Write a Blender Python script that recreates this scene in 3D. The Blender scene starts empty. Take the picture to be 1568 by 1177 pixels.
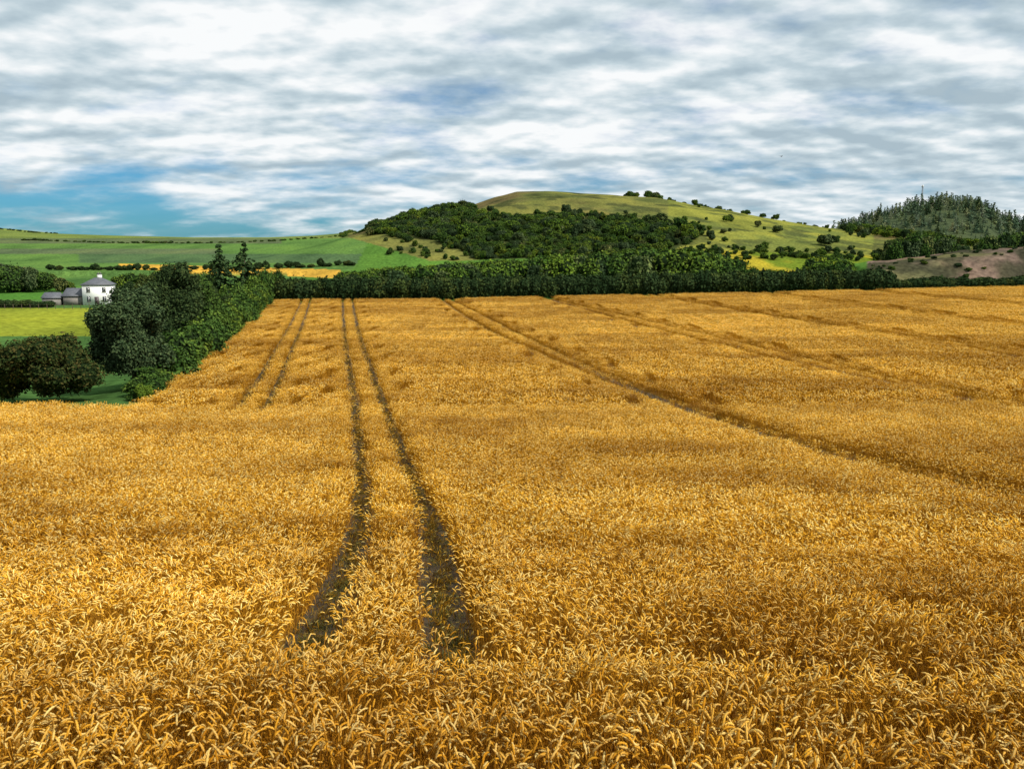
import bpy, math, random
import numpy as np
from mathutils import Vector
R = np.random.default_rng(7)
scene = bpy.context.scene

# ------------------------------------------------------------------ helpers
def link(o, parent=None):
    scene.collection.objects.link(o)
    if parent: o.parent = parent
    return o

def make_mesh(name, V, faces, mats, smooth=False):
    """faces: list of (array(n,k), matindex)"""
    me = bpy.data.meshes.new(name)
    V = np.asarray(V, dtype=np.float32)
    me.vertices.add(len(V)); me.vertices.foreach_set('co', V.ravel())
    loops=[]; starts=[]; tot=[]; mi=[]; p=0
    for F, m in faces:
        F = np.asarray(F, dtype=np.int32)
        if F.size == 0: continue
        n,k = F.shape
        loops.append(F.ravel()); starts.append(p+np.arange(n)*k); tot.append(np.full(n,k)); mi.append(np.full(n,m)); p += n*k
    loops=np.concatenate(loops); starts=np.concatenate(starts); mi=np.concatenate(mi)
    me.loops.add(len(loops)); me.loops.foreach_set('vertex_index', loops.astype(np.int32))
    me.polygons.add(len(starts)); me.polygons.foreach_set('loop_start', starts.astype(np.int32))
    me.polygons.foreach_set('material_index', mi.astype(np.int32))
    if smooth: me.polygons.foreach_set('use_smooth', np.ones(len(starts),dtype=bool))
    for m in mats: me.materials.append(m)
    me.update(calc_edges=True); me.validate()
    return me

class Geo:
    def __init__(s): s.V=[]; s.F=[]; s.n=0
    def add(s, V, F, m=0):
        V=np.asarray(V,float); s.V.append(V); s.F.append((np.asarray(F,int)+s.n, m)); s.n+=len(V)
    def mesh(s, name, mats, smooth=False): return make_mesh(name, np.concatenate(s.V), s.F, mats, smooth)

def vn(x, y, scale, seed=0):
    x=np.asarray(x,float)/scale+seed*17.3; y=np.asarray(y,float)/scale+seed*9.1
    xi=np.floor(x); yi=np.floor(y); fx=x-xi; fy=y-yi
    fx=fx*fx*(3-2*fx); fy=fy*fy*(3-2*fy)
    def h(a,b):
        v=np.sin(a*127.1+b*311.7+seed*74.7)*43758.5453
        return v-np.floor(v)
    return (h(xi,yi)*(1-fx)+h(xi+1,yi)*fx)*(1-fy)+(h(xi,yi+1)*(1-fx)+h(xi+1,yi+1)*fx)*fy
def fbm(x,y,scale,seed=0,o=4):
    r=0;a=.5;t=0
    for i in range(o):
        r=r+a*vn(x,y,scale/2**i,seed+i); t+=a; a*=.5
    return r/t
def ss(t): t=np.clip(t,0,1); return t*t*(3-2*t)

# ------------------------------------------------------------------ terrain
PD=np.array([-40,-5,0,4.2,8,12,15.6,20.8,29.7,45,62,100,130,147,158,175])
PZ=np.array([-1.2,-1.5,-1.75,-2.9,-4.0,-4.85,-5.5,-6.3,-7.4,-8.3,-8.55,-8.2,-7.6,-7.15,-6.75,-6.6])-0.8
_dd=np.linspace(-40,175,900); _zz=np.interp(_dd,PD,PZ)
_k=np.hanning(25); _k/=_k.sum()
_zs=np.convolve(np.pad(_zz,12,mode='edge'),_k,mode='valid')
_w=ss((_dd-14)/10); _zz=_zz*(1-_w)+_zs*_w
def prof(y): return np.interp(y,_dd,_zz)
def xb(y): return -12.2-0.222*y
def ridge(x,y,yr,front,back,xs,zs,base,pw=1.0,conv=0.):
    zr=np.interp(x*(yr/np.clip(y,yr*.5,yr*1.5))**conv,xs,zs)
    t=np.clip((y-(yr-front))/front,0,1)
    s=np.sin(t*math.pi/2)**pw
    b=1-ss((y-yr)/back)
    return np.where(t>0,base+(zr-base)*s*b,-50.)
MX=np.array([-175,-146,-118,-101,-89,-65,-31,-11.6,3,22,46,94,133,162,200,225,263,306,393])
MZ=np.array([0,4,12,18,23,30,37,44,48,48.8,47,44.6,37,30.5,24,20.4,11.4,6.6,0])
LX=np.array([-1500,-652,-472,-424,-351,-273,-201,-159,-111,-50,70,200])
LZ=np.array([60,36,30,25,22.5,20.7,20.7,22.5,27,22,10,0])
RX=np.array([284,318,352,386,421,448,482,503,535,591,700,1500])
RZ=np.array([0,19,33,45,52,56,56,44,34,20,20,30])
def H(x,y):
    x=np.asarray(x,float); y=np.asarray(y,float)
    far=ss(y/140)
    f=prof(y)+np.where(x>0,0.021*x,0.011*x)*far
    mid=np.interp(y,[150,170,185,250,320,400,600,3000],[-7.6,-7.8,-8.6,-6.5,-2.3,0,1,0])+np.clip(x,0,90)*0.02*(1-ss((y-200)/100))
    w=ss((y-157)/18); z=f*(1-w)+mid*w
    left=np.interp(y,[40,48,65,100,140,190,205,250,320,420,600,3000],[-9.2,-9.4,-10.6,-11.5,-11.9,-11.2,-10.9,-9.0,-5.2,0,4,0])
    ml=ss((xb(y)-1.0-x)/9)*ss((y-47.5)/9)
    ml=np.where(y>157, ss((-46-0.1*(y-157)-x)/25)*1.0, ml)
    z=z*(1-ml)+left*ml
    # bare bank beyond the field on the right
    bk=np.interp(x,[82,91,100,128,170,260],[-6,-1.8,-.7,3.0,5.0,5.0])
    bm=ss((y-186)/16)*(1-ss((y-225)/60))*ss((x-84)/8)
    z=z*(1-bm)+np.maximum(z,bk+ (fbm(x,y,6,3)-.5)*1.6)*bm
    m=ridge(x,y,600,290,260,MX,MZ,-4,1.05)
    l=ridge(x,y,750,340,500,LX,LZ,-1,.95)
    r=ridge(x,y,850,330,300,RX,RZ,-4,1.25,.95)
    rough=(fbm(x,y,60,1)-.5)*5*ss((y-330)/150)*ss((x+130)/60)
    hz=np.maximum(np.maximum(m,l),r)
    z=np.maximum(z,hz)+rough*.6
    return z
def pc(x,y,z=None):   # bearing / elevation chart of the land, as looked up on a survey sheet
    if z is None: z=H(x,y)
    yy=np.maximum(y,1)
    return 784+x/yy*1240, 399-z/yy*1266
WU=[560,575,600,650,720,735,800,850,870,900,960,1000,1050,1065]
WT=[358,350,339,327,318,332,334,328,325,331,336,342,350,362]
WLU=[560,575,640,700,730,760,1000,1040,1065]
WL=[362,358,360,380,396,402,396,378,368]
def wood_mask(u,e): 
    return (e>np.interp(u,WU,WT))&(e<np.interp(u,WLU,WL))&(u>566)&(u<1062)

def lerpc(c,col,m):
    m=np.clip(m,0,1)[:,None]; return c*(1-m)+np.array(col)[None,:]*m

def landcover(x,y):
    z=H(x,y); u,e=pc(x,y,z)
    n=fbm(x,y,25,5); n2=fbm(x,y,70,8); n3=fbm(x,y,9,15)
    c=np.tile(np.array([.08,.17,.03]),(len(x),1))
    # left hill strips
    lh=(x< -46-0.1*(y-157))&(y>300)
    c=np.where(lh[:,None], np.array([.095,.18,.045])[None,:], c)
    c=np.where((lh&(e<372)&(e>364))[:,None]&(u<430)[:,None], np.array([.10,.13,.06])[None,:],c)
    c=np.where((lh&(e<364))[:,None], np.array([.145,.19,.05])[None,:],c)
    c=np.where((lh&(e<402)&(e>388)&(u>120)&(u<560))[:,None], np.array([.075,.13,.055])[None,:],c)
    c=np.where((lh&(e<388)&(e>380)&(u<330))[:,None], np.array([.10,.135,.065])[None,:],c)
    st=(u>180)&(u<520)&(e>403+ (u-180)*.028)&(e<411+(u-180)*.045)&(y>250)
    c=np.where(st[:,None], np.array([.55,.32,.05])[None,:],c)
    # near-left meadow and hay strip
    lm=(x<xb(y)+1)&(y>47)&(y<300)
    c=np.where(lm[:,None], np.array([.07,.145,.038])[None,:],c)
    c=np.where((lm&(y>126)&(y<192))[:,None], np.array([.23,.26,.03])[None,:],c)
    c=np.where((lm&(y>218)&(y<262))[:,None], np.array([.07,.18,.03])[None,:],c)
    # main hill
    mh=(y>330)&(u>np.maximum(530,520+(e-358)*3.4))
    g=lerpc(np.tile(np.array([.165,.165,.045]),(len(x),1)),[.105,.12,.037],ss((n-.45)*5))
    g=lerpc(g,[.15,.11,.05],ss((n2-.48)*7)*.8)
    g=lerpc(g,[.06,.07,.027],ss((n3-.54)*8)*.85)
    c=np.where(mh[:,None],g,c)
    rt=(y>330)&(u>1020)&(u<1340)
    gr=lerpc(np.tile(np.array([.22,.225,.045]),(len(x),1)),[.13,.155,.04],ss((n-.5)*5))
    gr=lerpc(gr,[.07,.085,.03],ss((n3-.54)*8)*.85)
    c=np.where(rt[:,None],gr,c)
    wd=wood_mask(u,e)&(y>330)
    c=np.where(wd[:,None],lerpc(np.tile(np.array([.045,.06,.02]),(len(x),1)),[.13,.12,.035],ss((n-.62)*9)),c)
    c=np.where(((y>560)&(u>1240))[:,None], np.array([.06,.08,.04])[None,:],c)
    yl=(y>255)&(y<345)&(x>60)&(u<1345)
    c=np.where(yl[:,None], lerpc(np.tile(np.array([.34,.28,.03]),(len(x),1)),[.12,.17,.02],ss((n-.42)*6)),c)
    # bank
    bk=(y>180)&(y<235)&(u>1330)
    bc=lerpc(np.tile(np.array([.17,.12,.095]),(len(x),1)),[.12,.115,.055],ss((n-.48)*6))
    bc=lerpc(bc,[.05,.05,.03],ss((n3-.46)*8)*.9)
    c=np.where(bk[:,None],bc,c)
    # crop ground
    fld=(y<157.5)&((y<47.8)|(x>xb(y)-.2))
    c=np.where(fld[:,None], np.array([.20,.095,.02])[None,:],c)
    return c

# ------------------------------------------------------------------ materials
def nmat(name):
    m=bpy.data.materials.new(name); m.use_nodes=True
    nt=m.node_tree; nt.nodes.clear()
    return m, nt.nodes, nt.links
def N(nodes,t,**kw):
    n=nodes.new(t)
    for k,v in kw.items():
        if k in n.inputs.keys(): n.inputs[k].default_value=v
        else: setattr(n,k,v)
    return n
def mixrgb(nodes,links,a,b,fac,mode='MIX'):
    m=nodes.new('ShaderNodeMix'); m.data_type='RGBA'; m.blend_type=mode
    for s,v in ((m.inputs[0],fac),(m.inputs[6],a),(m.inputs[7],b)):
        if hasattr(v,'is_linked') or hasattr(v,'links'): links.new(v,s)
        else: s.default_value=v if isinstance(v,(int,float)) else (*v,1) if len(v)==3 else v
    return m.outputs[2]
def ramp(nodes,links,src,stops):
    r=nodes.new('ShaderNodeValToRGB'); cr=r.color_ramp
    while len(cr.elements)<len(stops): cr.elements.new(.5)
    for e,(p,c) in zip(cr.elements,stops):
        e.position=p; e.color=(*c,1) if len(c)==3 else c
    links.new(src,r.inputs[0]); return r.outputs[0]
def world_noise(nodes,links,scale,vec=(1,1,1),detail=4):
    g=nodes.new('ShaderNodeNewGeometry'); mp=nodes.new('ShaderNodeMapping')
    mp.inputs['Scale'].default_value=vec; links.new(g.outputs['Position'],mp.inputs['Vector'])
    n=N(nodes,'ShaderNodeTexNoise',Scale=scale,Detail=detail); links.new(mp.outputs[0],n.inputs['Vector'])
    return n.outputs['Fac'], g

def simple(name,col,rough=.8,var=.25,scale=2.0):
    m,n,l=nmat(name); o=n.new('ShaderNodeOutputMaterial'); b=N(n,'ShaderNodeBsdfPrincipled',Roughness=rough)
    f,_=world_noise(n,l,scale)
    d=tuple(c*(1-var) for c in col); h=tuple(min(1,c*(1+var)) for c in col)
    l.new(ramp(n,l,f,[(.3,d),(.7,h)]),b.inputs['Base Color']); l.new(b.outputs[0],o.inputs[0]); return m
def flat(name,col):
    m,n,l=nmat(name); o=n.new('ShaderNodeOutputMaterial'); b=N(n,'ShaderNodeBsdfDiffuse'); b.inputs[0].default_value=(*col,1); l.new(b.outputs[0],o.inputs[0]); return m

def foliage(name,c1,c2,c3):
    m,n,l=nmat(name); o=n.new('ShaderNodeOutputMaterial')
    g=n.new('ShaderNodeNewGeometry')
    a=ramp(n,l,g.outputs['Random Per Island'],[(0,c1),(.5,c2),(1,c3)])
    oi=n.new('ShaderNodeObjectInfo')
    var=ramp(n,l,oi.outputs['Random'],[(0,(.65,.74,.70)),(.5,(1,1,1)),(.85,(1.45,1.3,.95)),(1,(1.7,1.25,.9))])
    col=mixrgb(n,l,a,var,1.0,'MULTIPLY')
    d=N(n,'ShaderNodeBsdfDiffuse'); l.new(col,d.inputs[0]); l.new(d.outputs[0],o.inputs[0]); return m

M_leaf=foliage('leaf_green',(.03,.055,.014),(.05,.10,.022),(.10,.16,.03))
M_leafdark=foliage('leaf_dark',(.016,.030,.013),(.030,.054,.020),(.058,.086,.030))
M_leafround=foliage('leaf_grey_green',(.034,.056,.026),(.062,.095,.042),(.11,.145,.06))
M_leafbright=foliage('leaf_bright',(.055,.10,.014),(.09,.155,.022),(.15,.22,.03))
M_bushy=foliage('leaf_autumn_tint',(.02,.032,.01),(.036,.055,.015),(.085,.07,.022))
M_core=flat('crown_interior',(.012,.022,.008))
M_conif=foliage('conifer_needles',(.018,.035,.014),(.03,.058,.022),(.055,.085,.03))
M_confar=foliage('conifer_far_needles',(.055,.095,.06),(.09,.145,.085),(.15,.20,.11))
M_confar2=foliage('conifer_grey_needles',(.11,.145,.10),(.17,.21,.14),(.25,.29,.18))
M_bark=simple('bark',(.09,.065,.045),.9,.3,6)

def wheatmat(name,c1,c2,c3):
    m,n,l=nmat(name); o=n.new('ShaderNodeOutputMaterial')
    g=n.new('ShaderNodeNewGeometry')
    a=ramp(n,l,g.outputs['Random Per Island'],[(0,c1),(.5,c2),(1,c3)])
    at=n.new('ShaderNodeAttribute'); at.attribute_type='INSTANCER'; at.attribute_name='tint'
    col=mixrgb(n,l,a,at.outputs['Color'],1.0,'MULTIPLY')
    d=N(n,'ShaderNodeBsdfDiffuse'); l.new(col,d.inputs[0]); l.new(d.outputs[0],o.inputs[0]); return m
M_ear=wheatmat('wheat_ear',(.58,.27,.018),(.93,.53,.055),(1.0,.86,.36))
M_straw=wheatmat('wheat_straw',(.22,.095,.006),(.42,.20,.014),(.70,.38,.05))
M_grass=foliage('grass_blade',(.05,.055,.014),(.08,.08,.02),(.20,.14,.04))

def ground_material():
    m,n,l=nmat('land'); o=n.new('ShaderNodeOutputMaterial'); b=N(n,'ShaderNodeBsdfDiffuse')
    at=n.new('ShaderNodeAttribute'); at.attribute_name='cover'
    f,_=world_noise(n,l,.05,(1,.6,1),6)
    v=ramp(n,l,f,[(.3,(.62,.66,.7)),(.5,(1,1,1)),(.72,(1.3,1.22,1.05))])
    f2,_=world_noise(n,l,.9,(1,1,1),5)
    v2=ramp(n,l,f2,[(.3,(.6,.6,.6)),(.7,(1.3,1.3,1.25))])
    c=mixrgb(n,l,at.outputs['Color'],v,1.,'MULTIPLY'); c=mixrgb(n,l,c,v2,1.,'MULTIPLY')
    l.new(c,b.inputs[0])
    bp=N(n,'ShaderNodeBump',Strength=.6,Distance=.4); l.new(f2,bp.inputs['Height']); l.new(bp.outputs[0],b.inputs['Normal'])
    l.new(b.outputs[0],o.inputs[0]); return m

# ------------------------------------------------------------------ ground sheet
ang=np.concatenate([np.radians(np.linspace(-46,46,620)), np.radians(np.linspace(46,314,90))[1:-1]])
rad=np.concatenate([np.geomspace(1.5,140,150),np.linspace(141,260,120),np.linspace(262,900,260),np.geomspace(910,9000,40)])
A,RR=np.meshgrid(ang,rad); gx=(np.sin(A)*RR).ravel(); gy=(np.cos(A)*RR).ravel()
gx=np.append(gx,0); gy=np.append(gy,0); gz=H(gx,gy)
na=len(ang); nr=len(rad)
i,j=np.meshgrid(np.arange(nr-1),np.arange(na),indexing='ij'); i=i.ravel(); j=j.ravel(); j2=(j+1)%na
Q=np.stack([i*na+j,(i)*na+j2,(i+1)*na+j2,(i+1)*na+j],1)[:,::-1]
jj=np.arange(na); T=np.stack([jj,np.full(na,nr*na),(jj+1)%na],1)[:,::-1]
me=make_mesh('ground',np.stack([gx,gy,gz],1),[(Q,0),(T,0)],[ground_material()],True)
col=landcover(gx,gy); ca=me.color_attributes.new('cover','FLOAT_COLOR','POINT')
ca.data.foreach_set('color',np.concatenate([col,np.ones((len(col),1))],1).astype(np.float32).ravel())
link(bpy.data.objects.new('ground',me))

# ------------------------------------------------------------------ scatter via geometry nodes
def scatter(name,P,rot,scl,vid,protos,parent=None,tint=None):
    coll=bpy.data.collections.new(name+'_protos')
    for k,p in enumerate(protos):
        o=bpy.data.objects.new(f'{name}_proto_{k:02d}',p); coll.objects.link(o)
    me=bpy.data.meshes.new(name); me.vertices.add(len(P)); me.vertices.foreach_set('co',np.asarray(P,np.float32).ravel())
    a=me.attributes.new('rot','FLOAT_VECTOR','POINT'); a.data.foreach_set('vector',np.asarray(rot,np.float32).ravel())
    a=me.attributes.new('scl','FLOAT_VECTOR','POINT'); a.data.foreach_set('vector',np.asarray(scl,np.float32).ravel())
    if tint is not None:
        a=me.attributes.new('tint','FLOAT_VECTOR','POINT'); a.data.foreach_set('vector',np.asarray(tint,np.float32).ravel())
    a=me.attributes.new('vid','INT','POINT'); a.data.foreach_set('value',np.asarray(vid,np.int32).ravel())
    ob=link(bpy.data.objects.new(name,me),parent)
    ng=bpy.data.node_groups.new(name,'GeometryNodeTree')
    ng.interface.new_socket(name='Geometry',in_out='INPUT',socket_type='NodeSocketGeometry')
    ng.interface.new_socket(name='Geometry',in_out='OUTPUT',socket_type='NodeSocketGeometry')
    nn=ng.nodes; ll=ng.links
    gi=nn.new('NodeGroupInput'); go=nn.new('NodeGroupOutput'); ip=nn.new('GeometryNodeInstanceOnPoints'); ci=nn.new('GeometryNodeCollectionInfo')
    ci.inputs['Collection'].default_value=coll; ci.inputs['Separate Children'].default_value=True; ci.inputs['Reset Children'].default_value=True
    def na_(nm,dt):
        x=nn.new('GeometryNodeInputNamedAttribute'); x.data_type=dt; x.inputs['Name'].default_value=nm
        return [s for s in x.outputs if s.enabled][0]
    ll.new(gi.outputs[0],ip.inputs['Points']); ll.new(ci.outputs[0],ip.inputs['Instance'])
    ip.inputs['Pick Instance'].default_value=True
    ll.new(na_('vid','INT'),ip.inputs['Instance Index']); ll.new(na_('rot','FLOAT_VECTOR'),ip.inputs['Rotation']); ll.new(na_('scl','FLOAT_VECTOR'),ip.inputs['Scale'])
    ll.new(ip.outputs[0],go.inputs[0])
    md=ob.modifiers.new('scatter','NODES'); md.node_group=ng
    return ob

# ------------------------------------------------------------------ wheat
def frame_tube(P,r,k,tw=0.):
    P=np.asarray(P,float); n=len(P); T=np.gradient(P,axis=0); T/=np.linalg.norm(T,axis=1)[:,None]+1e-9
    ref=np.array([math.cos(tw),math.sin(tw),.1]); 
    A=np.cross(T,ref); A/=np.linalg.norm(A,axis=1)[:,None]+1e-9; B=np.cross(T,A)
    th=np.arange(k)/k*2*math.pi
    V=P[:,None,:]+(np.cos(th)[None,:,None]*A[:,None,:]+np.sin(th)[None,:,None]*B[:,None,:])*np.asarray(r)[:,None,None]
    V=V.reshape(-1,3); F=[]
    for a in range(n-1):
        for b in range(k): F.append([a*k+b,a*k+(b+1)%k,(a+1)*k+(b+1)%k,(a+1)*k+b])
    return V,F
def ribbon(P,w,side):
    P=np.asarray(P,float); w=np.asarray(w)[:,None]*np.asarray(side)[None,:]
    V=np.concatenate([P-w,P+w]); n=len(P)
    return V,[[a,a+1,n+a+1,n+a] for a in range(n-1)]
def stalk(G,rg,lod,bx,by,h,ldx=0.,ldy=0.):
    az=rg.normal(0.2,.9) if rg.random()<.65 else rg.uniform(0,6.28)
    d=np.array([math.cos(az),math.sin(az),0]); nod=rg.uniform(.5,2.6); lean=rg.uniform(0,.2)
    el=rg.uniform(.065,.10)*(1 if lod==1 else 1.1 if lod==2 else 1.5); ew=(.0094 if lod==1 else .011 if lod==2 else .020)
    ns={1:5,2:3,3:2}[lod]; ne={1:8,2:4,3:2}[lod]
    pos=np.array([bx,by,0.]); st=[pos.copy()]; tilt=np.array([ldx,ldy,0.])
    for s in range(ns):
        t=(s+1)/ns; a=lean*t+ (nod*.4*max(0,(t-.6)/.4)**1.5 if ns>2 else lean*.5*t)
        pos=pos+(d*math.sin(a)+tilt+np.array([0,0,math.cos(a)]))*h/ns; st.append(pos.copy())
    a0=a; er=[pos.copy()]
    for s in range(ne):
        t=(s+1)/ne; a=a0+(nod-a0)*t
        pos=pos+(d*math.sin(a)+np.array([0,0,math.cos(a)]))*el/ne; er.append(pos.copy())
    sd=np.array([-d[1],d[0],0]) if rg.random()<.5 else np.array([1,0,0])
    if lod==1:
        V,F=ribbon(st,np.full(len(st),.0024),sd); G.add(V,F,1)
        t=np.linspace(0,1,len(er)); r=ew*np.sin(np.clip(t*.84+.14,0,1)*math.pi)**.5*np.where(np.arange(len(er))%2==0,.68,1.1); r[-1]=.001
        V,F=frame_tube(er,r,5,rg.uniform(0,6)); G.add(V,F,0)
        for q in range(8):     # spikelet tips / short awns
            k=rg.integers(1,len(er)-1); p=er[k]; ax=er[k+1]-er[k]; ax/=np.linalg.norm(ax)
            o=rg.normal(0,1,3); o-=ax*o.dot(ax); o/=np.linalg.norm(o); s2=np.cross(ax,o)
            G.add([p+o*ew*.7-ax*.006+s2*.0035,p+o*ew*.7-ax*.006-s2*.0035,p+o*ew*1.5+ax*.013],[[0,1,2]],0)
    else:
        w=.003 if lod==2 else .008
        V,F=ribbon(st,np.full(len(st),w),sd); G.add(V,F,1)
        t=np.linspace(0,1,len(er)); r=ew*np.sin(np.clip(t*.8+.16,0,1)*math.pi)**.6
        V,F=frame_tube(er,r,3,rg.uniform(0,6)); G.add(V,F,0)
    nl={1:2,2:1,3:1}[lod]
    for q in range(nl):
        if rg.random()<.35: continue
        z0=rg.uniform(.2,.7)*h; a2=rg.uniform(0,6.28); dd=np.array([math.cos(a2),math.sin(a2),0]); L=rg.uniform(.10,.22)
        k=5 if lod==1 else 3; t=np.linspace(0,1,k)
        base=np.array([bx,by,0])+ (st[-1]-st[0])*(z0/h)
        P=base+dd[None,:]*(t*L*.6)[:,None]+np.array([0,0,1])[None,:]*((t*L*.6-(t**2)*L*1.1))[:,None]
        W=(.005 if lod==1 else .007 if lod==2 else .016)*np.sin(np.clip(t*.85+.15,0,1)*math.pi)
        V,F=ribbon(P,W,[-dd[1],dd[0],.3]); G.add(V,F,1)
def tuft(seed,lod,n,rad):
    rg=np.random.default_rng(seed); G=Geo()
    for k in range(n):
        a=rg.uniform(0,6.28); r=rad*math.sqrt(rg.random())
        stalk(G,rg,lod,r*math.cos(a),r*math.sin(a),rg.normal(.74,.055))
    return G.mesh(f'wheat_tuft_l{lod}_{seed}',[M_ear,M_straw],lod==1)
def sward(seed,lod,n,size):
    rg=np.random.default_rng(seed); G=Geo()
    for k in range(n):
        x,y=rg.uniform(-.54,.54,2)*size
        p=float(fbm(x+seed*3,y,.45,3,2)-.5); e=1-max(abs(x),abs(y))/(.54*size)
        h=.74+.28*p*min(1,e*3)+rg.normal(0,.05)
        ldx=float(fbm(x+seed,y,.4,13,2)-.5)*.7; ldy=float(fbm(x+seed,y,.4,17,2)-.5)*.7
        stalk(G,rg,lod,x,y,h,ldx,ldy)
    return G.mesh(f'wheat_sward_l{lod}_{seed}',[M_ear,M_straw],lod==1)

TR=[(0.0,.24),(1.8,.24)]               # (offset, half width) of wheel tracks
for k in (19.0,38.8,59.5,80.5,101.5): TR+= [(k,.40),(k+2.0,.40)]
def bend_main(y): return 0.54*np.exp(-((y-45)/35)**2)-.95*np.clip((22-y)/13,0,1.3)**1.7
def xc_track(k,y):
    if k<0: return k-0.2247*y-np.where(y<50,((50-y)/5)**2*.5,0)
    if k<2: return k-0.2117*y+bend_main(y)+(k/1.8)*.18*np.clip((12-y)/3,0,1)
    return k-0.2117*y+0.54*np.exp(-((y-45)/35)**2)+.5*np.sin(y*.045+k)
def track_dist(x,y):
    d=np.full(len(x),9.); hw=np.full(len(x),.3)
    for k,w in TR+[(-6.0,.25),(-4.3,.25)]:
        ok=(y>45) if k<0 else (y>8.7) if k<2 else (y>14)
        ww=w+(.10*ss((26-y)/12) if 0<=k<2 else 0)
        q=np.where(ok,np.abs(x-xc_track(k,y)),9.); hw=np.where(q<d,ww,hw); d=np.minimum(d,q)
    return d,hw
def infield(x,y):
    return (y<156.5+.8*np.sin(x*.1))&((y<47.3+.5*np.sin(x*.6))|(x>xb(y)+.35*np.sin(y*.5)))
def canopy_dip(x,y):
    d1=np.abs(y-(8.3+.25*np.sin(x*1.3)-.16*np.clip(x,-3,9)))
    m=np.exp(-(d1/.30)**2)*ss((x+4.2)/.8)*(1-ss((x-3.4)/2.5))*(.8+.5*(vn(x,y,.7,5)-.5))
    d2=np.abs(y-(6.1+.3*np.sin(x*.9+1)-.06*x)); m2=np.exp(-(d2/.26)**2)*ss((x+2.6)/1)*(1-ss((x-2.8)/2))*vn(x,y,.8,6)*1.6
    d3=np.abs(y-(4.9+.2*np.sin(x*1.7)+.25*x)); m3=np.exp(-(d3/.18)**2)*ss((x+1.6)/1)*(1-ss((x-.4)/1))
    return np.clip(np.maximum(np.maximum(m,m2),m3*.8),0,1)
MG=.72
def tints(X,Y):
    big=fbm(X*.30,Y*.9,5,91,4); med=fbm(X*.6,Y,1.3,95,3); wide=fbm(X*.5,Y,26,97,3)
    s=.27*ss((big-.38)/.24)+.18*ss((med-.32)/.34)+.12*ss((wide-.35)/.3)
    s=s/.57; n=R.normal(0,.05,len(X))
    return np.stack([.58+.52*s+n,.49+.59*s+n,.42+.56*s+n],1)
wheat=link(bpy.data.objects.new('wheat_field',None))
def wheat_scatter(nm,X,Y,protos,sx=1.,tile=False):
    n=len(X); dip=canopy_dip(X,Y); e=.25
    patch=fbm(X,Y,1.6,21,3); big=fbm(X*.4,Y,6,33,2); fine=fbm(X,Y,.7,29,2)
    gxs_=(H(X+e,Y)-H(X-e,Y))/(2*e); gys_=(H(X,Y+e)-H(X,Y-e))/(2*e)
    hs=(.95+ (patch-.5)*(.12 if tile else .40)+(big-.5)*(.12 if tile else .2)+(0 if tile else (fine-.5)*.26))*(1-.6*dip)*R.normal(1,.01 if tile else .03,n)
    d,hw=track_dist(X,Y)
    hs*=np.where(hw>.36,1-.32*np.exp(-(np.clip(d-hw,0,9)/.7)**2),1-.06*np.exp(-(np.clip(d-hw,0,9)/.2)**2))
    if tile:
        rot=np.stack([np.arctan(gys_),-np.arctan(gxs_),np.where(R.random(n)<.5,3.14159,0)],1)
    else:
        lx=(fbm(X,Y,1.1,41,2)-.5)*.7; ly=(fbm(X,Y,1.1,47,2)-.5)*.7
        for (cx,cy,r,a) in ((-19.3,61,1.3,.4),(-14.2,59,1.6,.35),(2.9,15.5,.4,.3)):
            q=np.exp(-(((X-cx)/r)**2+((Y-cy)/(r*1.6))**2)); hs*=1-a*q; lx+=q*.6
        rot=np.stack([lx,ly,R.uniform(-.9,.9,n)+np.where(R.random(n)<.3,3.14,0)],1)
    s=np.stack([np.full(n,sx),np.full(n,sx),hs],1)
    return scatter(nm,np.stack([X,Y,H(X,Y)],1),rot,s,R.integers(0,len(protos),n),protos,wheat,tints(X,Y))
def tufts(y0,y1,dens,sel,tr=.13):
    s=1/math.sqrt(dens); xm=MG*y1+3
    X,Y=np.meshgrid(np.arange(-xm,xm,s),np.arange(y0,y1,s)); X=X.ravel(); Y=Y.ravel()
    k=(np.abs(X)<MG*Y+2)&sel(X,Y); X=X[k];Y=Y[k]
    X=X+R.uniform(-.55,.55,len(X))*s; Y=Y+R.uniform(-.55,.55,len(Y))*s
    d,hw=track_dist(X,Y); k=infield(X,Y)&(d>hw+tr)
    return X[k],Y[k]
def tile_state(X,Y,size):
    """True where a whole square of crop is clear of tracks and field edges"""
    ok=np.ones(len(X),bool)
    for a in(-.5,0,.5):
        for b in(-.5,0,.5):
            x=X+a*size; y=Y+b*size; d,hw=track_dist(x,y); ok&=infield(x,y)&(d>hw+.30)
            ok&=canopy_dip(x,y)<.05
    return ok
def tiles(y0,y1,size):
    xm=math.ceil(MG*y1+3)
    X,Y=np.meshgrid(np.arange(-xm,xm,size)+size/2,np.arange(y0,y1-1e-6,size)+size/2); X=X.ravel(); Y=Y.ravel()
    k=(np.abs(X)<MG*Y+2+size); X=X[k];Y=Y[k]; ok=tile_state(X,Y,size)
    return X[ok],Y[ok]
def not_tile(y0,size):
    def f(X,Y):
        cx=np.floor(X/size)*size+size/2; cy=np.floor((Y-y0)/size)*size+size/2+y0
        return ~tile_state(cx,cy,size)
    return f
P1=[tuft(100+k,1,14,.15) for k in range(9)]
P2=[tuft(200+k,2,18,.17) for k in range(7)]
P1w=[sward(150+k,1,260,1.) for k in range(8)]
P2w=[sward(250+k,2,200,1.) for k in range(9)]
P3w=[sward(300+k,3,260,2.) for k in range(8)]
X,Y=tufts(1.8,9,19,lambda x,y:x<1e9); wheat_scatter('ripe_ears_foreground',X,Y,P1); c=[len(X)]
X,Y=tiles(9,15,1.); wheat_scatter('ripe_ears_near',X,Y,P1w,1.,True); c.append(len(X))
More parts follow.
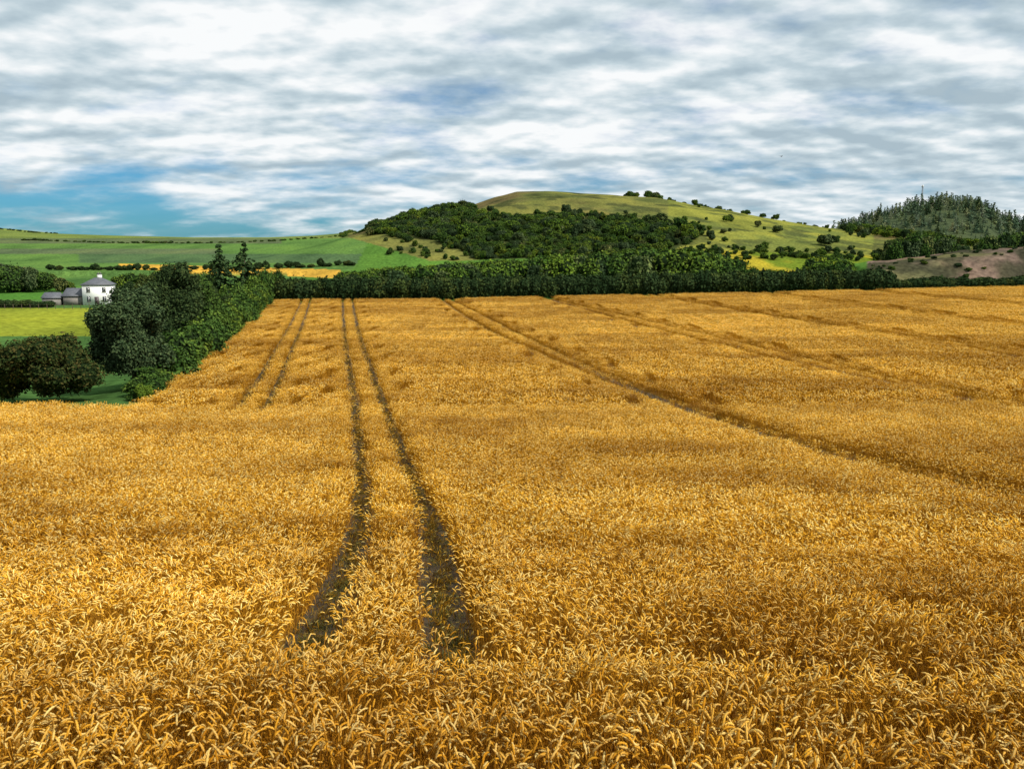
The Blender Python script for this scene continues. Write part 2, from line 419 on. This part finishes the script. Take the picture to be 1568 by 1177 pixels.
X,Y=tufts(9,15,21,not_tile(9,1.),.10); wheat_scatter('ripe_ears_near_edges',X,Y,P1); c.append(len(X))
X,Y=tiles(15,47,1.); wheat_scatter('ripe_ears_middle',X,Y,P2w,1.,True); c.append(len(X))
X,Y=tufts(15,48,13,not_tile(15,1.)); wheat_scatter('ripe_ears_middle_edges',X,Y,P2); c.append(len(X))
X,Y=tiles(47,157,2.); wheat_scatter('ripe_ears_distance',X,Y,P3w,1.,True); c.append(len(X))
X,Y=tufts(47,157.5,7,not_tile(47,2.),.15); k=Y>47.; wheat_scatter('ripe_ears_distance_edges',X[k],Y[k],P2,1.25); c.append(k.sum())
print('tufts',c)

# tramlines
M_soil=simple('trodden_soil',(.055,.034,.011),.95,.5,5)
tram=link(bpy.data.objects.new('tramlines',None))
for idx,(k,w) in enumerate([(0.0,.30),(1.8,.30),(-6.0,.22),(-4.3,.22)]+[(q,.22) for q,_ in TR[2:]]):
    y0=8.6 if 0<=k<2 else 45 if k<0 else 14
    ys=np.concatenate([np.arange(y0,60,.6),np.arange(60,156.5,2)])
    xc=xc_track(k,ys)
    w=w+.12
    L=np.stack([xc-w,ys,H(xc-w,ys)+.02],1); Rr=np.stack([xc+w,ys,H(xc+w,ys)+.02],1); n=len(ys)
    F=[[a,n+a,n+a+1,a+1] for a in range(n-1)]
    link(bpy.data.objects.new('wheel_track',make_mesh('wheel_track',np.concatenate([L,Rr]),[(F,0)],[M_soil],True)),tram)
def grass_tuft(seed,n,rad,h):
    rg=np.random.default_rng(seed); G=Geo()
    for q in range(n):
        a=rg.uniform(0,6.28); r=rad*math.sqrt(rg.random()); b=np.array([r*math.cos(a),r*math.sin(a),0]); a2=rg.uniform(0,6.28)
        d=np.array([math.cos(a2),math.sin(a2),0]); t=np.linspace(0,1,4); hh=h*rg.uniform(.5,1.1)
        P=b+d[None,:]*(t**2*hh*.6)[:,None]+np.array([0,0,1])[None,:]*(t*hh*(1-.25*t))[:,None]
        V,F=ribbon(P,.006*(1-t*.9),[-d[1],d[0],0]); G.add(V,F,0)
    return G.mesh('grass_tuft',[M_grass])
PG=[grass_tuft(400+k,26,.15,.17) for k in range(4)]
gxs=[];gys=[]
for k in (0.0,1.8,-6.0,-4.3):
    y0=9 if k>=0 else 46
    n=int((100-y0)*6); ys=y0+(100-y0)*R.random(n)**1.7
    gxs.append(xc_track(k,ys)+R.normal(0,.16,n)); gys.append(ys)
gxs=np.concatenate(gxs);gys=np.concatenate(gys); n=len(gxs)
scatter('track_weeds',np.stack([gxs,gys,H(gxs,gys)],1),np.stack([np.zeros(n),np.zeros(n),R.uniform(0,6,n)],1),
        np.repeat(R.uniform(.4,1.3,n)[:,None],3,1),R.integers(0,4,n),PG,tram)
# crushed, half-flattened straw lying in the wheelings
gxs=[];gys=[]
for k in (0.0,1.8,-6.0,-4.3,19.0,21.0):
    y0=9 if 0<=k<2 else 46 if k<0 else 15
    ys=np.concatenate([np.arange(y0,max(45,y0),.18),np.arange(max(45,y0),110,.3)]); n=len(ys); ys=ys+R.uniform(-.1,.1,n)
    gxs.append(xc_track(k,ys)+R.normal(0,.17,n)); gys.append(ys)
gxs=np.concatenate(gxs);gys=np.concatenate(gys); n=len(gxs)
scatter('crushed_straw',np.stack([gxs,gys,H(gxs,gys)],1),np.stack([R.uniform(.5,1.3,n)*np.where(R.random(n)<.5,1,-1),R.normal(0,.3,n),R.normal(-.2,.4,n)],1),
        np.stack([np.full(n,.8),np.full(n,.8),R.uniform(.16,.42,n)],1),R.integers(0,7,n),P2,tram,np.repeat(R.uniform(.22,.46,n)[:,None],3,1)*np.array([[1,.98,.8]]))

# ------------------------------------------------------------------ trees
def ico(sub=2):
    import bmesh
    bm=bmesh.new(); bmesh.ops.create_icosphere(bm,subdivisions=sub,radius=1)
    V=np.array([v.co[:] for v in bm.verts]); F=np.array([[v.index for v in f.verts] for f in bm.faces]); bm.free(); return V,F
IV,IF=ico(2)
def leaves(G,rg,C,Nrm,size,m=0):
    n=len(C); a=rg.normal(0,1,(n,3)); nn=Nrm+rg.normal(0,.55,(n,3)); nn/=np.linalg.norm(nn,axis=1)[:,None]
    a-=nn*(a*nn).sum(1)[:,None]; a/=np.linalg.norm(a,axis=1)[:,None]; b=np.cross(nn,a)
    s=(size*rg.uniform(.6,1.4,n))[:,None]
    V=np.stack([C-a*s,C-b*s*.55+a*s*.1,C+a*s,C+b*s*.6-a*s*.15],1).reshape(-1,3)
    G.add(V,np.arange(n*4).reshape(n,4),m)
def tree(name,seed,nl,ls,cz=.6,rx=.34,rz=.36,nlobe=20,lr=(.11,.19),mat=None,trunk=True,core=.8):
    rg=np.random.default_rng(seed); G=Geo(); lob=[]
    for k in range(nlobe):
        d=rg.normal(0,1,3); d/=np.linalg.norm(d); q=rg.uniform(.25,.8)
        r=rg.uniform(*lr)
        c=np.array([d[0]*rx*q,d[1]*rx*q,cz+d[2]*rz*q]); c[2]=max(c[2],r*.8 if not trunk else .12+r); lob.append((c,r))
    wts=np.array([r*r for c,r in lob]); wts/=wts.sum(); ks=rg.choice(nlobe,nl,p=wts)
    D=rg.normal(0,1,(nl,3)); D/=np.linalg.norm(D,axis=1)[:,None]
    C0=np.array([lob[k][0] for k in ks]); r0=np.array([lob[k][1] for k in ks])
    f=rg.uniform(.78,1.0,nl)+np.where(rg.random(nl)<.18,rg.uniform(0,.35,nl),0)
    f*=1+.16*np.sin(D[:,0]*7+ks)*np.sin(D[:,1]*6+ks*2)+.1*np.sin(D[:,2]*11+ks)
    C=C0+D*(r0*f)[:,None]
    C[:,2]=np.maximum(C[:,2],.01)
    leaves(G,rg,C,D*.8+np.array([0,0,.35]),ls,0)
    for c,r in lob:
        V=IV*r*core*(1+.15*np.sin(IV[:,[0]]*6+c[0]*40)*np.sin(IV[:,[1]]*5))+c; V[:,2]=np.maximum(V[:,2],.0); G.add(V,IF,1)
    if trunk:
        P=[[0,0,-.04],[.005,0,.12],[-.01,.01,.3],[0,0,.6]]; V,F=frame_tube(P,[.035,.026,.022,.008],8); G.add(V,F,2)
        for c,r in lob[:7]:
            z=rg.uniform(.2,.4); P=[np.array([0,0,z]),np.array([c[0]*.5,c[1]*.5,z+(c[2]-z)*.6]),c]; V,F=frame_tube(P,[.013,.009,.004],5); G.add(V,F,2)
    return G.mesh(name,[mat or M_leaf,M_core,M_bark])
def place(name,me,x,y,h,wx=1.,rot=0.,dz=0.,parent=None):
    o=link(bpy.data.objects.new(name,me),parent); o.location=(x,y,float(H(x,y))+dz); o.scale=(h*wx,h*wx,h); o.rotation_euler=(0,0,rot); return o

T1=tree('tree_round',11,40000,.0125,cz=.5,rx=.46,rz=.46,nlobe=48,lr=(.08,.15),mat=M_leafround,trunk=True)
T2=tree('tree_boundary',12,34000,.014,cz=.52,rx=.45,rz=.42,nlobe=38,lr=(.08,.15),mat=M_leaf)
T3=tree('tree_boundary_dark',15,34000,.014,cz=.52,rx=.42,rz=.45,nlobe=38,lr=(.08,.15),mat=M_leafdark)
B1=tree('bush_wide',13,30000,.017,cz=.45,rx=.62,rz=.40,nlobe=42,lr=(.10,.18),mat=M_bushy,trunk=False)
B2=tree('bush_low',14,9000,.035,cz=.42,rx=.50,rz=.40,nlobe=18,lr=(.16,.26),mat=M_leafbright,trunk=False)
def bx(px,D): return (px-784)/1215*D
place('broadleaf_tree',T1,bx(202,60),60,8.6,.92,0.4)
place('leafy_bush',B1,bx(72,54),54,5.8,1.05,1.0)
place('leafy_bush',B1,bx(16,55),55,5.5,1.0,3.0)
place('broadleaf_tree',T3,bx(268,80),80,10.4,.74,2.0)
place('broadleaf_tree',T3,bx(236,90),90,10.4,.50,5.1)
place('broadleaf_tree',T2,bx(308,92),92,8.3,.8,3.3)
place('broadleaf_tree',T3,bx(330,106),106,7.0,.8,4.1)
place('leafy_bush',B2,bx(214,52.5),52.5,1.3,.9,1)

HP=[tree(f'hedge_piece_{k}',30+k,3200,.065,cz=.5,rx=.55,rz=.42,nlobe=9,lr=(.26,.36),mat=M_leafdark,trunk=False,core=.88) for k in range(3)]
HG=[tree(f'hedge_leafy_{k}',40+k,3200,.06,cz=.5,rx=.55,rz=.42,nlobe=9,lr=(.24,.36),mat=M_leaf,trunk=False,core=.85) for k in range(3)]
def rowscatter(name,pts,step,h,w,protos,hj=.1,jit=.4):
    pts=np.array(pts,float); seg=np.linalg.norm(np.diff(pts,axis=0),axis=1); cum=np.concatenate([[0],np.cumsum(seg)])
    s=np.arange(0,cum[-1],step); X=np.interp(s,cum,pts[:,0])+R.uniform(-jit,jit,len(s)); Y=np.interp(s,cum,pts[:,1])+R.uniform(-jit,jit,len(s))
    n=len(s); hh=np.full(n,h)*R.uniform(1-hj,1+hj,n)
    return scatter(name,np.stack([X,Y,H(X,Y)-.1],1),np.stack([np.zeros(n),np.zeros(n),R.uniform(0,6.28,n)],1),
            np.stack([np.full(n,w),np.full(n,w),hh],1)*np.stack([R.uniform(.9,1.2,n)]*2+[np.ones(n)],1),R.integers(0,len(protos),n),protos)
rowscatter('clipped_hedge',[(-48.5,160.5),(0,161),(75,162)],.9,4.4,3.4,HP,.04,.25)
rowscatter('clipped_hedge',[(75,163),(110,166),(160,170)],1.2,2.4,3.4,HP,.15,.4)
rowscatter('boundary_hedge',[(-27,62),(-32,82),(-37,105),(-41.5,125),(-48.5,156)],.9,3.0,2.8,HG,.3,.6)
rowscatter('boundary_hedge',[(-25,53),(-26.8,60),(-29.5,70)],.7,1.5,1.6,HG,.3,.4)
rowscatter('boundary_hedge',[(-54,140),(-50.5,150),(-48,163)],1.3,5.4,3.2,HG,.25,.8)
rowscatter('meadow_hedge',[(-150,193),(-112,194)],1.2,1.6,2.2,HP,.3,.4)

FT=[tree(f'far_tree_{k}',50+k,2200,.042,cz=.5,rx=.40,rz=.42,nlobe=14,lr=(.14,.24),mat=[M_leaf,M_leafdark,M_leaf,M_leafround][k],trunk=False,core=.85) for k in range(4)]
FB=[tree(f'far_tree_bright_{k}',60+k,2200,.042,cz=.5,rx=.42,rz=.42,nlobe=14,lr=(.14,.24),mat=M_leafbright,trunk=False,core=.85) for k in range(2)]
def treescatter(name,X,Y,hh,w,protos,wp=None):
    n=len(X); ww=hh*R.uniform(.9,1.25,n)*w
    vid=R.integers(0,len(protos),n) if wp is None else R.choice(len(protos),n,p=wp)
    return scatter(name,np.stack([X,Y,H(X,Y)-.3],1),np.stack([np.zeros(n),np.zeros(n),R.uniform(0,6.28,n)],1),np.stack([ww,ww,hh],1),vid,protos)
n=560; D=R.uniform(185,300,n); U=R.uniform(520,1370,n)
top=np.interp(U,[520,560,620,700,760,800,850,900,1000,1060,1100,1130,1150,1225,1240,1290,1300,1370],[416,410,405,399,396,394,388,383,379,377,384,398,410,412,388,388,410,413])
X=(U-784)/1225*D; g=H(X,D); hh=(399-top+R.uniform(-10,2,n))/1266*D-g
k=(hh>2.0); X=X[k];D=D[k];hh=np.clip(hh[k],2,13)
treescatter('tree_belt',X,D,hh,.85,FT+FB,[.27,.15,.2,.12,.15,.11])
# hill woodland
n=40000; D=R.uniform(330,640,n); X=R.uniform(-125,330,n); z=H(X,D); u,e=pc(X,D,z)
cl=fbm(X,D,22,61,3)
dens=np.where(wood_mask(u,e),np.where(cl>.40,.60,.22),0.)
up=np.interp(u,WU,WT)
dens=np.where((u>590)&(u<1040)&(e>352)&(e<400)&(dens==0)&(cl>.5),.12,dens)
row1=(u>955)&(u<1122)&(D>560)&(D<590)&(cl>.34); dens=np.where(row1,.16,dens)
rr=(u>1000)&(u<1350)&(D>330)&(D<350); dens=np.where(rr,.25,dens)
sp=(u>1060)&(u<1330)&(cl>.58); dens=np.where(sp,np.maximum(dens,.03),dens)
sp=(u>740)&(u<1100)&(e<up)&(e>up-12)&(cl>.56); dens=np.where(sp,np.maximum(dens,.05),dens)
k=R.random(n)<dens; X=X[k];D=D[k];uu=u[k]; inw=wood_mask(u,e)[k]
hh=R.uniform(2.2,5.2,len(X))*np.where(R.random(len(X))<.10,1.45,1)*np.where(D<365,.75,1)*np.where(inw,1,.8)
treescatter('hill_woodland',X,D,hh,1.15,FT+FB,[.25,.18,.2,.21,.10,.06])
place('hilltop_tree',FT[0],bx(650,596)*.98,592,8.0,1.1,.3)
n=150; U=R.uniform(1362,1480,n); D=R.uniform(300,360,n); X=(U-784)/1235*D; hh=(399-np.interp(U,[1362,1400,1440,1480],[364,356,354,374]))/1266*D-H(X,D)+R.uniform(-3,.5,n)
treescatter('tree_clump',X,D,np.clip(hh,3,18),.62,FT)
n=90; U=R.uniform(1500,1620,n); D=R.uniform(260,300,n); X=(U-784)/1235*D; hh=(399-np.interp(U,[1500,1530,1570,1620],[368,346,352,350]))/1266*D-H(X,D)+R.uniform(-3,.5,n)
treescatter('tree_clump',X,D,np.clip(hh,3,18),.62,FT)
n=420; U=R.uniform(1290,1640,n); D=R.uniform(420,600,n); X=(U-784)/1240*D
treescatter('tree_clump',X,D,R.uniform(3,6,n),1.1,FT+FB+FB)
n=70; X=R.uniform(92,150,n); D=R.uniform(188,222,n)
treescatter('bank_scrub',X,D,R.uniform(.5,1.3,n),1.6,FT)
# left distant trees
n=90; U=R.uniform(-60,112,n); D=R.uniform(240,262,n); X=(U-784)/1230*D; hh=(399-np.interp(U,[-60,10,50,90,112],[392,398,408,418,432]))/1266*D-H(X,D)+R.uniform(-2.,.3,n)
treescatter('tree_row',X,D,np.clip(hh,2,11),.85,FT)
n=26; U=R.uniform(178,330,n); D=R.uniform(225,255,n); X=(U-784)/1230*D
treescatter('tree_row',X,D,R.uniform(4,7,n),1.,FT+FB)
for (u0,u1,D0) in ((35,75,560),(185,262,545),(0,90,720),(520,560,700)):
    n=max(8,(u1-u0)//3); U=R.uniform(u0,u1,n); X=(U-784)/1240*D0; treescatter('field_hedge',X,np.full(n,D0)+R.uniform(-3,3,n),R.uniform(1.,2,n),1.8,FT)
rowscatter('field_hedge',[(-140,720),(-118,560),(-62,430),(-48,380)],3,1.8,3.,HG,.4,1.2)
rowscatter('field_hedge',[(-190,330),(-150,320),(-100,318),(-60,325)],3.3,2.2,2.6,HP,.5,1.5)
rowscatter('field_hedge',[(-330,560),(-250,540),(-170,545),(-120,560)],4,1.0,2.4,HG,.5,1.2)

def conifer(name,seed,nwh,nb,ls,mat,rag=.25,w=.26):
    rg=np.random.default_rng(seed); G=Geo(); C=[];Nn=[]
    for q in range(nwh):
        t=q/(nwh-1); z=.10+.88*t; L=w*(1-t)**.75*(1+.15*math.sin(q*2.3))+.015
        for b in range(max(3,int(nb*(1-t*.5)))):
            a=rg.uniform(0,6.28); l=L*rg.uniform(1-rag*1.6,1+rag); m=max(3,int(l/ls*1.6))
            for s in np.linspace(.15,1,m):
                for _ in range(2):
                    C.append([math.cos(a)*l*s+rg.normal(0,ls*.5),math.sin(a)*l*s+rg.normal(0,ls*.5),z+.10*l*s-.35*l*s*s+rg.normal(0,ls*.45)]); Nn.append([math.cos(a)*.5,math.sin(a)*.5,.8])
    leaves(G,rg,np.array(C),np.array(Nn),ls,0)
    V,F=frame_tube([[0,0,-.03],[0,0,.4],[0,0,.98]],[.022,.014,.003],7); G.add(V,F,1)
    return G.mesh(name,[mat,M_bark])
K1=conifer('pine_mesh_a',71,13,20,.026,M_conif,.45,.36); K2=conifer('pine_mesh_b',72,12,20,.028,M_conif,.5,.38)
place('pine_tree',K1,bx(343,172),172,13.6,.95,0.3); place('pine_tree',K2,bx(381,176),176,13.2,1.0,1.7)
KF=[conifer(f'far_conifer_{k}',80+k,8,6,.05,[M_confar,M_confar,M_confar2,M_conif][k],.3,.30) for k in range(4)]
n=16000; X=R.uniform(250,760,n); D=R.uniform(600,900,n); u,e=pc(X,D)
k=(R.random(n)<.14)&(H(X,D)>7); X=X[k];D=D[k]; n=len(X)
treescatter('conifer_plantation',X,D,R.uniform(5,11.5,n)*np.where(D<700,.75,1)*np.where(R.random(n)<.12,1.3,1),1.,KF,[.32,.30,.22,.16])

# ------------------------------------------------------------------ house
M_wall=simple('white_render',(.80,.80,.78),.8,.05,.8); M_slate=simple('slate',(.10,.105,.12),.6,.2,1.5)
M_glass=simple('window_glass',(.03,.035,.04),.15,.1); M_stone=simple('stone_wall',(.22,.20,.18),.9,.25,1.2); M_door=simple('door_paint',(.07,.05,.05),.5,.1)
house=link(bpy.data.objects.new('white_farmhouse',None)); hx=bx(153,205)*.992; hy=205.; hz=float(H(hx,hy))-.1
house.location=(hx,hy,hz); house.rotation_euler=(0,0,math.radians(16))
def boxm(name,c,s,mat,parent=house):
    x,y,z=c; a,b,d=s[0]/2,s[1]/2,s[2]/2
    V=[[x+i*a,y+j*b,z+k*d] for k in(-1,1) for (i,j) in((-1,-1),(1,-1),(1,1),(-1,1))]
    F=[[0,3,2,1],[4,5,6,7],[0,1,5,4],[1,2,6,5],[2,3,7,6],[3,0,4,7]]
    return link(bpy.data.objects.new(name,make_mesh(name,V,[(F,0)],[mat])),parent)
def hip(name,c,s,h,rl,mat,parent=house):
    x,y,z=c; a,b=s[0]/2,s[1]/2
    V=[[x-a,y-b,z],[x+a,y-b,z],[x+a,y+b,z],[x-a,y+b,z],[x-rl/2,y,z+h],[x+rl/2,y,z+h],[x-a,y-b,z-.15],[x+a,y-b,z-.15],[x+a,y+b,z-.15],[x-a,y+b,z-.15]]
    return link(bpy.data.objects.new(name,make_mesh(name,V,[([[0,1,5,4],[2,3,4,5],[6,7,1,0],[7,8,2,1],[8,9,3,2],[9,6,0,3],[9,8,7,6]],0),([[1,2,5],[3,0,4]],0)],[mat])),parent)
boxm('walls',(0,0,2.5),(6.4,7,5.0),M_wall); hip('roof',(0,0,5.15),(7.0,7.6),1.7,1.6,M_slate)
boxm('chimney',(.3,.4,6.9),(1.0,.8,1.5),M_wall); boxm('chimney_cap',(.3,.4,7.72),(1.2,1.0,.14),M_slate)
for xx in(.05,.55): boxm('chimney_pot',(xx,.4,7.98),(.22,.22,.38),M_stone)
for (xx,zz,ww,hh_) in ((-1.8,3.9,.8,1.1),(1.8,3.9,.8,1.1),(-1.8,1.5,.8,1.3),(1.8,1.5,.8,1.3)):
    boxm('window',(xx,-3.52,zz),(ww,.06,hh_),M_glass); boxm('window_sill',(xx,-3.56,zz-hh_/2-.06),(ww+.2,.16,.1),M_stone); boxm('glazing_bar',(xx,-3.56,zz),(.06,.03,hh_-.02),M_wall)
boxm('door',(0,-3.52,1.05),(.95,.06,2.1),M_door)
for yy in(-1.5,1.5): boxm('side_window',(3.22,yy,3.8),(.06,.9,1.2),M_glass)
boxm('wing_walls',(-5.6,.5,1.1),(4.7,5,2.2),M_stone); hip('wing_roof',(-5.75,.5,2.35),(5.2,5.6),1.9,3.6,M_slate)
boxm('shed_walls',(-10.6,-.4,.9),(4.0,4,1.8),M_stone); hip('shed_roof',(-10.6,-.4,1.95),(4.5,4.5),1.3,3.6,M_slate)

# ------------------------------------------------------------------ radio mast
M_steel=simple('galvanised_steel',(.35,.36,.38),.5,.1); mx=bx(1404,850)*.985; my=850.
mast=link(bpy.data.objects.new('radio_mast',None)); mast.location=(mx,my,float(H(mx,my)))
G=Geo(); Hm=25.
for a in range(3):
    th=a*2.094; V,F=frame_tube([[math.cos(th)*1.0,math.sin(th)*1.0,0],[math.cos(th)*.45,math.sin(th)*.45,Hm]],[.2,.16],5); G.add(V,F)
    for q in range(12):
        z0=q*Hm/12; z1=(q+1)*Hm/12; r0=1.-.55*z0/Hm; r1=1.-.55*z1/Hm; t2=th+2.094
        V,F=frame_tube([[math.cos(th)*r0,math.sin(th)*r0,z0],[math.cos(t2)*r1,math.sin(t2)*r1,z1]],[.08,.08],4); G.add(V,F)
link(bpy.data.objects.new('lattice',G.mesh('lattice',[M_steel])),mast)
for a in range(3):
    th=a*2.094+.5; boxm('panel_antenna',(math.cos(th)*.9,math.sin(th)*.9,Hm-1.2),(.45,.45,2.4),M_wall,mast)

G=Geo()
for q in range(26):
    x=-150+q*2.; y=189.; z=float(H(x,y)); V,F=frame_tube([[x,y,z-.2],[x,y,z+1.2]],[.07,.06],6); G.add(V,F)
for zz in(.5,1.0):
    P=[[-150+q*2.,189.,float(H(-150+q*2.,189.))+zz] for q in range(26)]; V,F=frame_tube(P,[.015]*26,4); G.add(V,F)
link(bpy.data.objects.new('post_and_wire_fence',G.mesh('fence',[M_bark])))
G=Geo(); V,F=frame_tube([[-.18,0,0],[-.1,0,.01],[0,0,.02],[.12,0,.01],[.24,0,0]],[.005,.05,.06,.045,.012],7); G.add(V,F)
for s in(-1,1):
    P=[[0,s*.04,.03],[.02,s*.25,.12],[-.03,s*.5,.08]]; V,F=ribbon(P,[.07,.06,.01],[1,0,0]); G.add(V,F)
b=link(bpy.data.objects.new('flying_bird',G.mesh('bird',[simple('dark_feathers',(.02,.02,.022),.6,.1)]))); b.location=(bx(1186,125)*.99,125,15.7); b.rotation_euler=(0,0,.5)

# ------------------------------------------------------------------ light
sd=Vector((.72,-.42,.80)).normalized()
sun=bpy.data.lights.new('sun','SUN'); sun.energy=4.7; sun.angle=math.radians(2.); sun.color=(1,.94,.84)
so=link(bpy.data.objects.new('sun',sun)); so.rotation_euler=sd.to_track_quat('Z','Y').to_euler(); so.location=(50,-50,80)
w=bpy.data.worlds.new('World'); scene.world=w; w.use_nodes=True; n=w.node_tree.nodes; l=w.node_tree.links; n.clear()
out=n.new('ShaderNodeOutputWorld'); bg=n.new('ShaderNodeBackground'); bg.inputs[1].default_value=.1
sky=n.new('ShaderNodeTexSky'); sky.sky_type='NISHITA'; sky.sun_disc=False
sky.sun_elevation=math.asin(sd.z); sky.sun_rotation=math.atan2(sd.x,sd.y)
tc=n.new('ShaderNodeTexCoord'); sx=n.new('ShaderNodeSeparateXYZ'); l.new(tc.outputs['Generated'],sx.inputs[0])
def math_(op,a,b=None,clamp=False):
    m=n.new('ShaderNodeMath'); m.operation=op; m.use_clamp=clamp
    for i_,v in enumerate((a,b)):
        if v is None: continue
        if isinstance(v,(int,float)): m.inputs[i_].default_value=v
        else: l.new(v,m.inputs[i_])
    return m.outputs[0]
zc=math_('ADD',math_('MAXIMUM',sx.outputs[2],0.),.20)
U_=math_('DIVIDE',sx.outputs[0],zc); V_=math_('DIVIDE',sx.outputs[1],zc)
cb=n.new('ShaderNodeCombineXYZ'); l.new(math_('MULTIPLY',U_,1.45),cb.inputs[0]); l.new(math_('MULTIPLY',V_,1.75),cb.inputs[1])
def cn(scale,det,rough,dist,off=0,dy=0.):
    mp=n.new('ShaderNodeMapping'); mp.inputs['Location'].default_value=(off,off*.7+dy,off*.3); l.new(cb.outputs[0],mp.inputs[0])
    t=N(n,'ShaderNodeTexNoise',Scale=scale,Detail=det,Roughness=rough,Distortion=dist); l.new(mp.outputs[0],t.inputs['Vector']); return t.outputs['Fac']
c_a=cn(2.2,7,.50,0,3.1); c_a2=cn(2.2,3,.50,0,3.1,.10); c_b=cn(.7,2,.5,0,8.2)
v=math_('ADD',math_('ADD',math_('MULTIPLY',c_a,.62),math_('MULTIPLY',c_b,.38)),math_('MULTIPLY',math_('SUBTRACT',c_a,c_a2),.7))
clouds=ramp(n,l,v,[(.34,(4.1,5.2,5.9)),(.44,(5.4,6.5,7.1)),(.52,(7.2,8.0,8.4)),(.62,(9.5,9.7,9.8))])
def mr(src,a,b,c,d):
    m=n.new('ShaderNodeMapRange'); m.interpolation_type='SMOOTHSTEP'; l.new(src,m.inputs[0])
    for i_,q in enumerate((a,b,c,d)): m.inputs[i_+1].default_value=q
    return m.outputs[0]
gap=math_('MULTIPLY',mr(sx.outputs[2],.0,.19,.44,0.),mr(sx.outputs[0],-.42,.12,1.,.22))
cov=math_('ADD',math_('ADD',math_('MULTIPLY',cn(1.4,6,.55,0,5.7),-1.25),.42),gap)
blue=mr(cov,-.18,.22,0.,.95)
tint=mixrgb(n,l,sky.outputs[0],(.22,.66,1.0),1.,'MULTIPLY')
fin=mixrgb(n,l,clouds,tint,blue)
l.new(fin,bg.inputs[0]); l.new(bg.outputs[0],out.inputs[0])

# ------------------------------------------------------------------ camera
cam=bpy.data.cameras.new('camera'); co=link(bpy.data.objects.new('camera',cam)); scene.camera=co
cam.sensor_width=36; cam.lens=28.0; cam.clip_end=20000; cam.clip_start=.05
co.location=(0,0,0); co.rotation_euler=(math.radians(90-8.8),0,0)
scene.view_settings.view_transform='Standard'; scene.view_settings.look='None'; scene.view_settings.exposure=0
